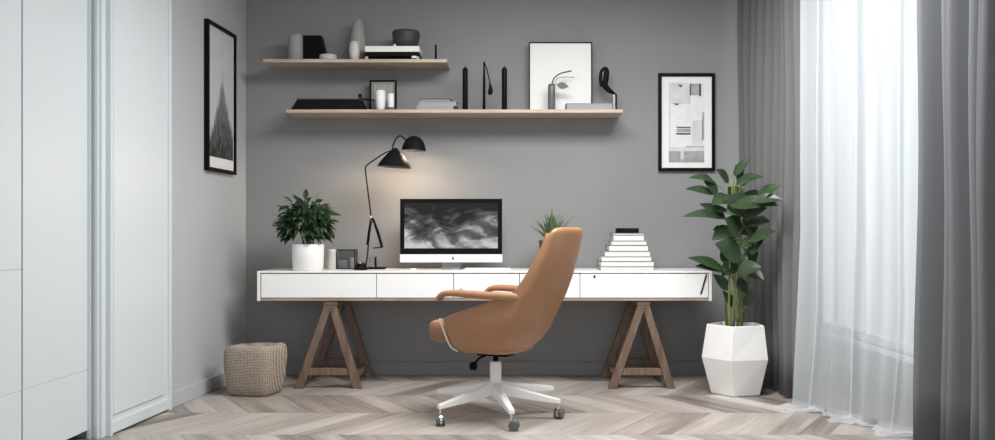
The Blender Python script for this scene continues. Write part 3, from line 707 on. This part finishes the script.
# keyboard, mouse
Y = 6.27; x0, x1 = PX(464.5, Y), PX(511, Y)
t = thing('keyboard', ((x0+x1)/2, Y+.05, DT), 'slim white keyboard on the desk in front of the monitor', 'keyboard')
MB().box(x0, x1, Y, Y+.11, DT, DT+.010).build('tray', M_aluw, t, bevel=.002)
m = MB(); nk = 13; kw = (x1-x0-.012)/nk
for r_ in range(5):
    for k in range(nk): m.box(x0+.006+k*kw+.001, x0+.006+(k+1)*kw-.001, Y+.006+r_*.0205, Y+.006+r_*.0205+.018, DT+.010, DT+.0125)
m.build('keys', M_whitem, t)
Y = 6.22; q = Vector((PX(412.5, Y), Y+.03, DT)); m = MB(); vs = []
m.lathe([(.030,0),(.031,.003),(.027,.008),(.016,.012),(.001,.013)], (0,0,0), 28)
m.v = [Vector((v.x*1.0, v.y*1.7, v.z))+q for v in m.v]
t = thing('mouse', q, 'small white computer mouse on the desk below the monitor corner', 'mouse')
m.build('body', M_aluw, t, smooth=True)

# aloe in dark pot
Y = 6.36; base = Vector((PX(551.5, Y), Y, DT))
t = thing('aloe_plant', base, 'small spiky succulent in a dark pot half hidden behind the leather chair', 'plant')
MB().lathe([(.055,0),(.062,.004),(.082,.17),(.085,.195),(.079,.195),(.076,.17)], base, 32, cap1=False).build('pot', M_char, t, smooth=True)
MB().lathe([(.077,.172),(0,.175)], base, 24, cap0=False, cap1=False).build('soil', M_soil, t)
m = MB()
for i in range(38):
    a = rnd.uniform(0, 2*PI); el = rnd.uniform(.55, 1.5); L = rnd.uniform(.16,.225)
    p = base+Vector((math.cos(a)*.02, math.sin(a)*.02, .19)); dr = Vector((math.cos(a)*math.cos(el), math.sin(a)*math.cos(el), math.sin(el)))
    m.leaf(p, p+dr*L, rnd.uniform(.022,.032), .08, (-math.cos(a)*.9,-math.sin(a)*.9,.6), .35, 7, .45)
m.build('foliage', M_leafs, t, smooth=True)

# stack of books by the right end of the desk
B = [(600.3,654.5,232,247),(600.5,654.5,207,231),(601,652,184,206),(604.3,650.8,159,183),(608.5,648.8,130,158),(611,647.3,109,129),(613,644.7,81,108)]
z = DT; ws = ['bottom','second from bottom','third from bottom','fourth from bottom','third pale one down','second pale one down','topmost pale one']
for i, (a, bb, y0, y1) in enumerate(B):
    th = (y1-y0+1.6)/4.887*6.3/F
    ox = 0
    book(a, bb, 6.30+.004*i, z, th, .23-.008*i, (M_coverg, M_dkgrey, M_coverg)[i % 3], 'white-paged book with grey cover edges in the desk stack, '+ws[i], 'stack of books on the desk', ct=.0026)
    z += th
book(612.3, 644.8, 6.33, z, .014, .17, M_dkgrey, 'thin dark grey book lying on top of the white desk stack', 'stack of books on the desk', ct=.002); z += .014
Y = 6.36; t = thing('camera_case', (PX(627.5,Y), Y+.03, z), 'small black rectangular case on top of the desk books', 'case')
m = MB().box(PX(616.5,Y), PX(639,Y), Y, Y+.07, z, z+.032).build('body', M_blackm, t, bevel=.006, seg=3)
MB().lathe([(.014,0),(.014,.006)], Vector((PX(618.5,Y)+.004, Y, z+.016)), 20, Matrix.Rotation(PI/2, 3, 'X')).build('dial', M_black, t)

# ------------------------------------------------------------------ woven pouf
def pouf():
    base = Vector((PX(258.5, 6.0), 5.93, 0)); m = MB(); n = 40; vs = []
    prof = [(0,.60),(.004,.78),(.02,.86),(.07,.93),(.15,.985),(.22,1.0),(.27,.985),(.292,.94),(.302,.86),(.300,.5),(.297,.02)]
    hw, hd, rot = .166, .145, math.radians(-14)
    for z, s in prof:
        for k in range(n):
            a = 2*PI*k/n; c, si = math.cos(a), math.sin(a); e = .42
            x = math.copysign(abs(c)**e, c)*hw*s; y = math.copysign(abs(si)**e, si)*hd*s
            x, y = x*math.cos(rot)-y*math.sin(rot), x*math.sin(rot)+y*math.cos(rot)
            w = noise.noise(Vector((x*9, y*9, z*9)))*.008
            zz = z + (.02*(x/hw)*(.3) if z > .2 else 0)
            vs.append(base+Vector((x*(1+w*3), y*(1+w*3), max(0, zz + (w if z > .02 else 0)))))
    R = len(prof); fs = [(i*n+k, i*n+(k+1)%n, (i+1)*n+(k+1)%n, (i+1)*n+k) for i in range(R-1) for k in range(n)]
    fs += [tuple(reversed(range(n))), tuple(range((R-1)*n, R*n))]
    m.add(vs, fs); o = m.build('woven_pouf', M_weave, smooth=True, origin=base)
    tag(o, 'square woven beige pouf on the floor in the left corner', 'pouf')
pouf()

# ------------------------------------------------------------------ tall plant
base = Vector((1.392, 5.935, 0))
t = thing('rubber_plant', base, 'tall broad-leaved green plant in a faceted white planter by the curtain', 'plant')
m = MB(); vs = []; K = 5; rings = [(.145,0,2),(.155,.006,2),(.212,.225,0),(.182,.43,3),(.172,.43,3),(.162,.40,3)]
for r_, z_, off in rings:
    for k in range(K):
        a = math.radians(off-112)+2*PI*k/K; vs.append(base+Vector((r_*math.cos(a), r_*math.sin(a), z_)))
fs = [tuple(reversed(range(K)))]
def quad(i, j, k): return (i*K+k, i*K+(k+1)%K, j*K+(k+1)%K, j*K+k)
for k in range(K):
    fs.append(quad(0,1,k)); fs.append(quad(3,4,k)); fs.append(quad(4,5,k))
    # ring1 (offset +30) to ring2 (0): triangles
    a0, a1 = K+k, K+(k+1)%K; b0, b1 = 2*K+k, 2*K+(k+1)%K; c0_, c1x = 3*K+k, 3*K+(k+1)%K
    fs += [(a0, a1, b1, b0), (b0, b1, c1x, c0_)]
m.add(vs, fs); m.build('planter', M_plaster, t, bevel=.012, seg=3)
MB().lathe([(.152,.40),(0,.405)], base, 24, cap0=False, cap1=False).build('soil', M_soil, t)
leaves = [ # base px,py, tip px,py, width px, depth of base, depth of tip, tone
 (734,175,750.3,157,7,6.0,5.95),(729,181,716,169.5,10,5.98,5.9),(716,184,689,177.8,8,5.95,5.8),(718,192,703.6,180.7,10,5.9,5.85),(714,193,685.6,189,8,5.9,5.75),
 (736,184,763,176.6,10,5.9,5.8),(752,212,722.5,198,19,5.86,5.82),(757,199,781,185,12,5.7,5.6),(755,200,783,200,9,5.66,5.58),(733,205,781,205,12,5.8,5.62),
 (725,217.5,699.6,204,11,5.9,5.85),(723,217.5,682,216.5,8,5.9,5.75),(726,234,713,230,10,6.0,5.9),(740,232,725,218.5,18,5.85,5.8),(757,230,742,219,15,5.85,5.84),
 (750,240,776,231,10,5.8,5.65),(745,214,767,208,10,5.8,5.72),(741,257,715,243.6,19,5.85,5.8),(748,249,763.5,239,16,5.84,5.76),(722.5,268,688,257.7,9,5.86,5.7),
 (724,270,695.5,266,8,5.86,5.74),(737.6,270,761,267,13,5.84,5.75),(729,289,713,274,9,5.9,5.88),(733,306,722.5,291,7,5.95,5.9),(746,306,751.6,289,7,5.9,5.86),
 (745,309.5,757,307,4,5.88,5.8),(735,240,722,229,12,6.0,5.98),(745,262,758,252,13,5.95,5.9),(738,225,752,236,14,5.95,5.9),(730,262,722,246,12,6.0,6.0),
 (730,196,712,205,13,5.92,5.8),(742,206,726,214,14,5.85,5.8),(748,222,770,222,12,5.85,5.72),(732,228,712,240,12,5.92,5.85),
 (744,238,758,246,14,5.86,5.8),(736,262,722,276,12,5.9,5.86),(748,270,764,280,9,5.9,5.82),(728,210,708,212,10,5.95,5.85),(746,185,735,172,10,6.0,6.0),(738,278,748,296,8,5.92,5.9),
 (740,200,728,187,14,6.0,6.0),(745,192,757,199,13,5.95,5.85),(735,250,747,262,13,5.9,5.85),(742,175,735,165,8,6.02,6.0)]
m = MB(); ends = []
rnd = random.Random(4)
for (bx, by, tx, ty, w, Yb_, Yt) in leaves:
    b0 = P(bx, by, Yb_); t0 = P(tx, ty, Yt); foreshort = .0
    m.leaf(b0, t0, w*Yb_/F*1.45, rnd.uniform(.04,.14), (rnd.uniform(-.3,.3), rnd.uniform(-1.5,-.8), .8), .22, 9, .7); ends.append(b0)
m.build('foliage', M_leafb, t, smooth=True, subsurf=1)
mains = [((727,330),(729,290),(731,240)), ((731,330),(735,280),(736,210)), ((738,330),(739,285),(741,230)), ((743,330),(742,290),(742,257)), ((735,330),(734,260),(732,178)), ((745,330),(747,285),(749,262)), ((729,330),(725,300),(723,268))]
for i, (a, b_, c_) in enumerate(mains):
    Ys = 5.93+.02*i
    q = [Vector((base.x+(a[0]-735)*.0055, Ys, .40)), P(b_[0], b_[1], Ys-.03), P(c_[0], c_[1], Ys-.05)]
    MB().tube(smooth_path(q, 6), [.009-.0003*k for k in range(13)], 8).build('stem', M_stem, t, smooth=True)
m = MB()
for e in ends:
    sx = P(736, min(318, (e.z-H)/-1*160+CY+40), 5.94); s0 = Vector((PX(736,5.95)+rnd.uniform(-.02,.02), 5.95, max(.45, e.z-.12)))
    m.tube(smooth_path([s0, (s0+e)/2+Vector((0,0,.015)), e+Vector((0,0,0))], 4), .003, 5)
m.build('leaf_stalks', M_stem, t, smooth=True)

# ------------------------------------------------------------------ office chair
def lerp_table(T, z):
    if z <= T[0][0]: return T[0][1]
    for (a, va), (b_, vb) in zip(T, T[1:]):
        if z <= b_: return va+(vb-va)*(z-a)/(b_-a)
    return T[-1][1]
chair = thing('office_chair', (0,0,0), 'tan leather office chair on a white wheeled base in front of the desk', 'chair')
XB = [(.36,-.13),(.40,-.20),(.47,-.255),(.55,-.295),(.65,-.345),(.75,-.385),(.88,-.428),(1.03,-.455)]
WB = [(.36,.17),(.40,.225),(.47,.258),(.55,.268),(.68,.262),(.8,.245),(.92,.22),(1.03,.195)]
DD = [(.36,.10),(.6,.13),(.70,.11),(.85,.085),(1.03,.05)]
XF = [(.36,.11),(.40,.145),(.56,.19),(.7,.19)]
nq, ns, nv = 9, 9, 16
m = MB(); vs = []
SF = [0,.012,.03,.06,.14,.3,.45,.62,.80,1]
cols = [(-1, 'S', SF[k]) for k in range(ns, 0, -1)] + [(-1, 'Q', k/nq) for k in range(nq, 0, -1)] + [(1, 'Q', k/nq) for k in range(0, nq+1)] + [(1, 'S', SF[k]) for k in range(1, ns+1)]
for (sg, ty_, f) in cols:
    for j in range(nv+1):
        v = j/nv
        if ty_ == 'Q':
            ztop = 1.018 - .02*f**4 ; z = .36+(ztop-.36)*v
            ph = f*PI/2; x = lerp_table(XB, z)+lerp_table(DD, z)*(1-math.cos(ph)**.75); y = lerp_table(WB, z)*math.sin(ph)**.75
        else:
            st = lerp_table([(0,.70),(.3,.648),(.55,.610),(.8,.578),(1,.548)], f); ztop = st+(.28)*(max(0, 1-f*16))**2; z = .36+(ztop-.36)*v
            xs = lerp_table(XB, z)+lerp_table(DD, z); xf = lerp_table(XF, z); x = xs+(xf-xs)*f; y = lerp_table(WB, z)*(1+.0*f)
        vs.append((x, sg*y, z))
R = nv+1
m.add(vs, [(i*R+j, (i+1)*R+j, (i+1)*R+j+1, i*R+j+1) for i in range(len(cols)-1) for j in range(nv)])
shell = m.build('shell', M_leather, chair, smooth=True, solid=.034, subsurf=1, solid_off=-1)
# piping along the front edge of the sides
for sg in (-1, 1):
    q = [Vector((lerp_table(XF, z)+.006, sg*(lerp_table(WB, z)-.004), z)) for z in (.375,.40,.45,.50,.55)]
    MB().tube(smooth_path(q, 3), .005, 6).build('piping', M_piping, shell, smooth=True)
def slab(x0, x1, hw, z0, z1, name, mt, e=.45, tilt=0, front=1.0):
    m = MB(); n = 36; vs = []; prof = [(0,.80),(.15,.93),(.4,1),(.65,1),(.87,.95),(1,.82)]
    for zf, s in prof:
        for k in range(n):
            a = 2*PI*k/n; c, si = math.cos(a), math.sin(a)
            x = (x0+x1)/2+math.copysign(abs(c)**e, c)*(x1-x0)/2*(1-(1-s)*.6); y = math.copysign(abs(si)**e, si)*hw*(1-(1-s)*.6)
            vs.append((x, y, z0+(z1-z0)*zf+tilt*x))
    R = len(prof); m.add(vs, [(i*n+k, i*n+(k+1)%n, (i+1)*n+(k+1)%n, (i+1)*n+k) for i in range(R-1) for k in range(n)]+[tuple(reversed(range(n))), tuple(range((R-1)*n, R*n))])
    return m.build(name, mt, chair, smooth=True, subsurf=1)
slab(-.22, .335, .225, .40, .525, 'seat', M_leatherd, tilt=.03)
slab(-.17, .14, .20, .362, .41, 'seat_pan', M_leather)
# backrest pad inside the shell
m = MB(); vs = []; nz_, ny_ = 12, 10
for j in range(nz_+1):
    z = .53+(.985-.53)*j/nz_
    for i in range(ny_+1):
        u = -1+2*i/ny_; x = lerp_table(XB, z)+.05+.035*(1-(1-u*u))*.6+.02*math.sin(PI*j/nz_); vs.append((x, u*(lerp_table(WB, z)-.045), z))
m.add(vs, [(j*(ny_+1)+i, j*(ny_+1)+i+1, (j+1)*(ny_+1)+i+1, (j+1)*(ny_+1)+i) for j in range(nz_) for i in range(ny_)])
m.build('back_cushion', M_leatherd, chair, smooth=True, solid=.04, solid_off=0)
for sg in (-1, 1):
    pth = smooth_path([(-.285, sg*.218, .664), (-.23, sg*.243, .668), (-.16, sg*.260, .671), (-.05, sg*.272, .676), (.08, sg*.277, .682), (.15, sg*.277, .679), (.182, sg*.277, .662), (.188, sg*.277, .645)], 5)
    n = len(pth); m = MB(); vs = []
    for i, p in enumerate(pth):
        t_ = (pth[min(i+1, n-1)]-pth[max(i-1, 0)]).normalized(); sd = Vector((0,1,0)); up = t_.cross(sd); up = up if up.z*1 > 0 else -up
        if i > n-8 and t_.z < -.5: up = Vector((1,0,.3)).normalized()
        f = i/(n-1); hh = .027-.014*f; wwd = .028+.004*f
        for k in range(10):
            a = 2*PI*k/10; c, si = math.cos(a), math.sin(a)
            vs.append(p + sd*math.copysign(abs(c)**.7, c)*wwd + up*math.copysign(abs(si)**.7, si)*hh)
    m.add(vs, [(i*10+k, i*10+(k+1)%10, (i+1)*10+(k+1)%10, (i+1)*10+k) for i in range(n-1) for k in range(10)]+[tuple(reversed(range(10))), tuple(range((n-1)*10, n*10))])
    m.build('armrest', M_leather, chair, smooth=True, subsurf=1)
# mechanism
MB().box(-.09, .09, -.05, .05, .338, .356).build('mechanism', M_black, chair, bevel=.005)
MB().lathe([(.014,.29),(.014,.34)], (0,0,0), 20).build('gas_lift', M_black, chair, smooth=True)
m = MB(); m.tube([(.03,.04,.345), (.055,.09,.330), (.068,.12,.300)], .006, 8); lv = m.build('lever', M_black, chair, smooth=True)
MB().lathe([(.001,-.022),(.018,-.018),(.024,0),(.018,.018),(.001,.022)], (.070,.125,.292), 16).build('lever_knob', M_black, lv, smooth=True)
MB().lathe([(.024,.10),(.034,.12),(.036,.19),(.031,.205),(.031,.30),(.028,.308),(.016,.309)], (0,0,0), 32).build('hub', M_chairw, chair, smooth=True)
rotz = math.radians(155)
def leg(adeg, R_, zend, w0, w1, caster=True):
    a = math.radians(adeg)-rotz; d = Vector((math.cos(a), math.sin(a), 0)); s_ = Vector((-d.y, d.x, 0)); m = MB(); vs = []; N_ = 10
    for i in range(N_+1):
        f = i/N_; r_ = .01+(R_-.01)*f; zt_ = .200+(zend-.200)*(f**.85); h_ = .062*(1-f)+.022*f; w_ = w0*(1-f)+w1*f
        c = d*r_; 
        for sx, sz in ((-1,0),(-1,-1),(1,-1),(1,0),(.6,.12),(-.6,.12)):
            vs.append(c+s_*sx*w_/2+Vector((0,0,zt_+sz*h_)))
    m.add(vs, [(i*6+k, i*6+(k+1)%6, (i+1)*6+(k+1)%6, (i+1)*6+k) for i in range(N_) for k in range(6)]+[tuple(reversed(range(6))), tuple(range(N_*6, N_*6+6))])
    m.build('leg', M_chairw, chair, smooth=False, bevel=.004)
    if caster:
        e = d*(R_-.012); cz = .028
        cs = MB(); cs.tube([e+Vector((0,0,.045)), e+Vector((0,0,zend-.01))], .0065, 8)
        off = Vector((math.cos(a+1.2), math.sin(a+1.2), 0))*.014; ax = Vector((-off.y, off.x, 0)).normalized()
        cc = e+off+Vector((0,0,cz))
        T = Vector((0,0,1)).rotation_difference(ax).to_matrix()
        cs.lathe([(.0285,-.006),(.0285,.006)], cc+Vector((0,0,.004)), 24, T)
        co = cs.build('caster', M_chrome, chair, smooth=False)
        for sg in (-1, 1):
            MB().lathe([(.018,-.008),(.026,-.0075),(.028,0),(.026,.0075),(.018,.008)], cc+ax*sg*.015, 24, T).build('wheel', M_wheel, co, smooth=True)
leg(-75, .335, .105, .05, .030); leg(-148, .345, .105, .05, .030); leg(-2, .345, .105, .05, .030)
leg(27, .345, .150, .06, .05, False); leg(156, .345, .135, .055, .045, False)
chair.location = (-.082, 5.12, 0); chair.rotation_euler = (0,0,rotz)

# ------------------------------------------------------------------ light, world, camera
w = bpy.data.worlds.new('World'); S.world = w; w.use_nodes = True
bg = w.node_tree.nodes['Background']; bg.inputs[0].default_value = (.93,.97,1,1); bg.inputs[1].default_value = .70
def area(name, loc, rot, sx, sy, en, col):
    l = bpy.data.lights.new(name, 'AREA'); l.shape = 'RECTANGLE'; l.size = sx; l.size_y = sy; l.energy = en; l.color = col
    o = bpy.data.objects.new(name, l); COL.objects.link(o); o.location = loc; o.rotation_euler = rot; return o
area('window_daylight', (XR+.6, (WY0+WY1)/2, 1.6), (0, PI/2, 0), 2.4, 3.0, 20, (.95,.98,1))
area('rear_fill_light', (-.1, YF+.1, 1.5), (PI/2, 0, 0), 4.2, 2.3, 44, (.97,.985,1))  # added fill behind the camera to brighten the room; no window is built there
area('overhead_fill_light', (.5, 4.45, 2.72), (0, 0, 0), 1.8, 1.2, 140, (1,.995,.985))  # added overhead fill, out of view; lifts the room and shades under the desk
for q, e in ((c1_, 7.5), (c2_, 5.5)):
    l = bpy.data.lights.new('lamp_bulb', 'POINT'); l.energy = e; l.color = (1,.76,.55); l.shadow_soft_size = .02
    o = bpy.data.objects.new('lamp_bulb_light', l); COL.objects.link(o); o.location = q+Vector((0,0,.006))
cam = bpy.data.cameras.new('Camera'); co = bpy.data.objects.new('Camera', cam); COL.objects.link(co)
co.location = (0,0,H); co.rotation_euler = (PI/2,0,0); cam.sensor_width = 36; cam.sensor_fit = 'HORIZONTAL'; cam.lens = F/995*36
cam.shift_x = -(CX-497.5)/995; cam.shift_y = (CY-220)/995; cam.clip_start = .05
S.camera = co
S.view_settings.view_transform = 'Standard'; S.view_settings.look = 'None'; S.view_settings.gamma = 1; S.view_settings.use_curve_mapping = False
S.view_settings.exposure = -0.1
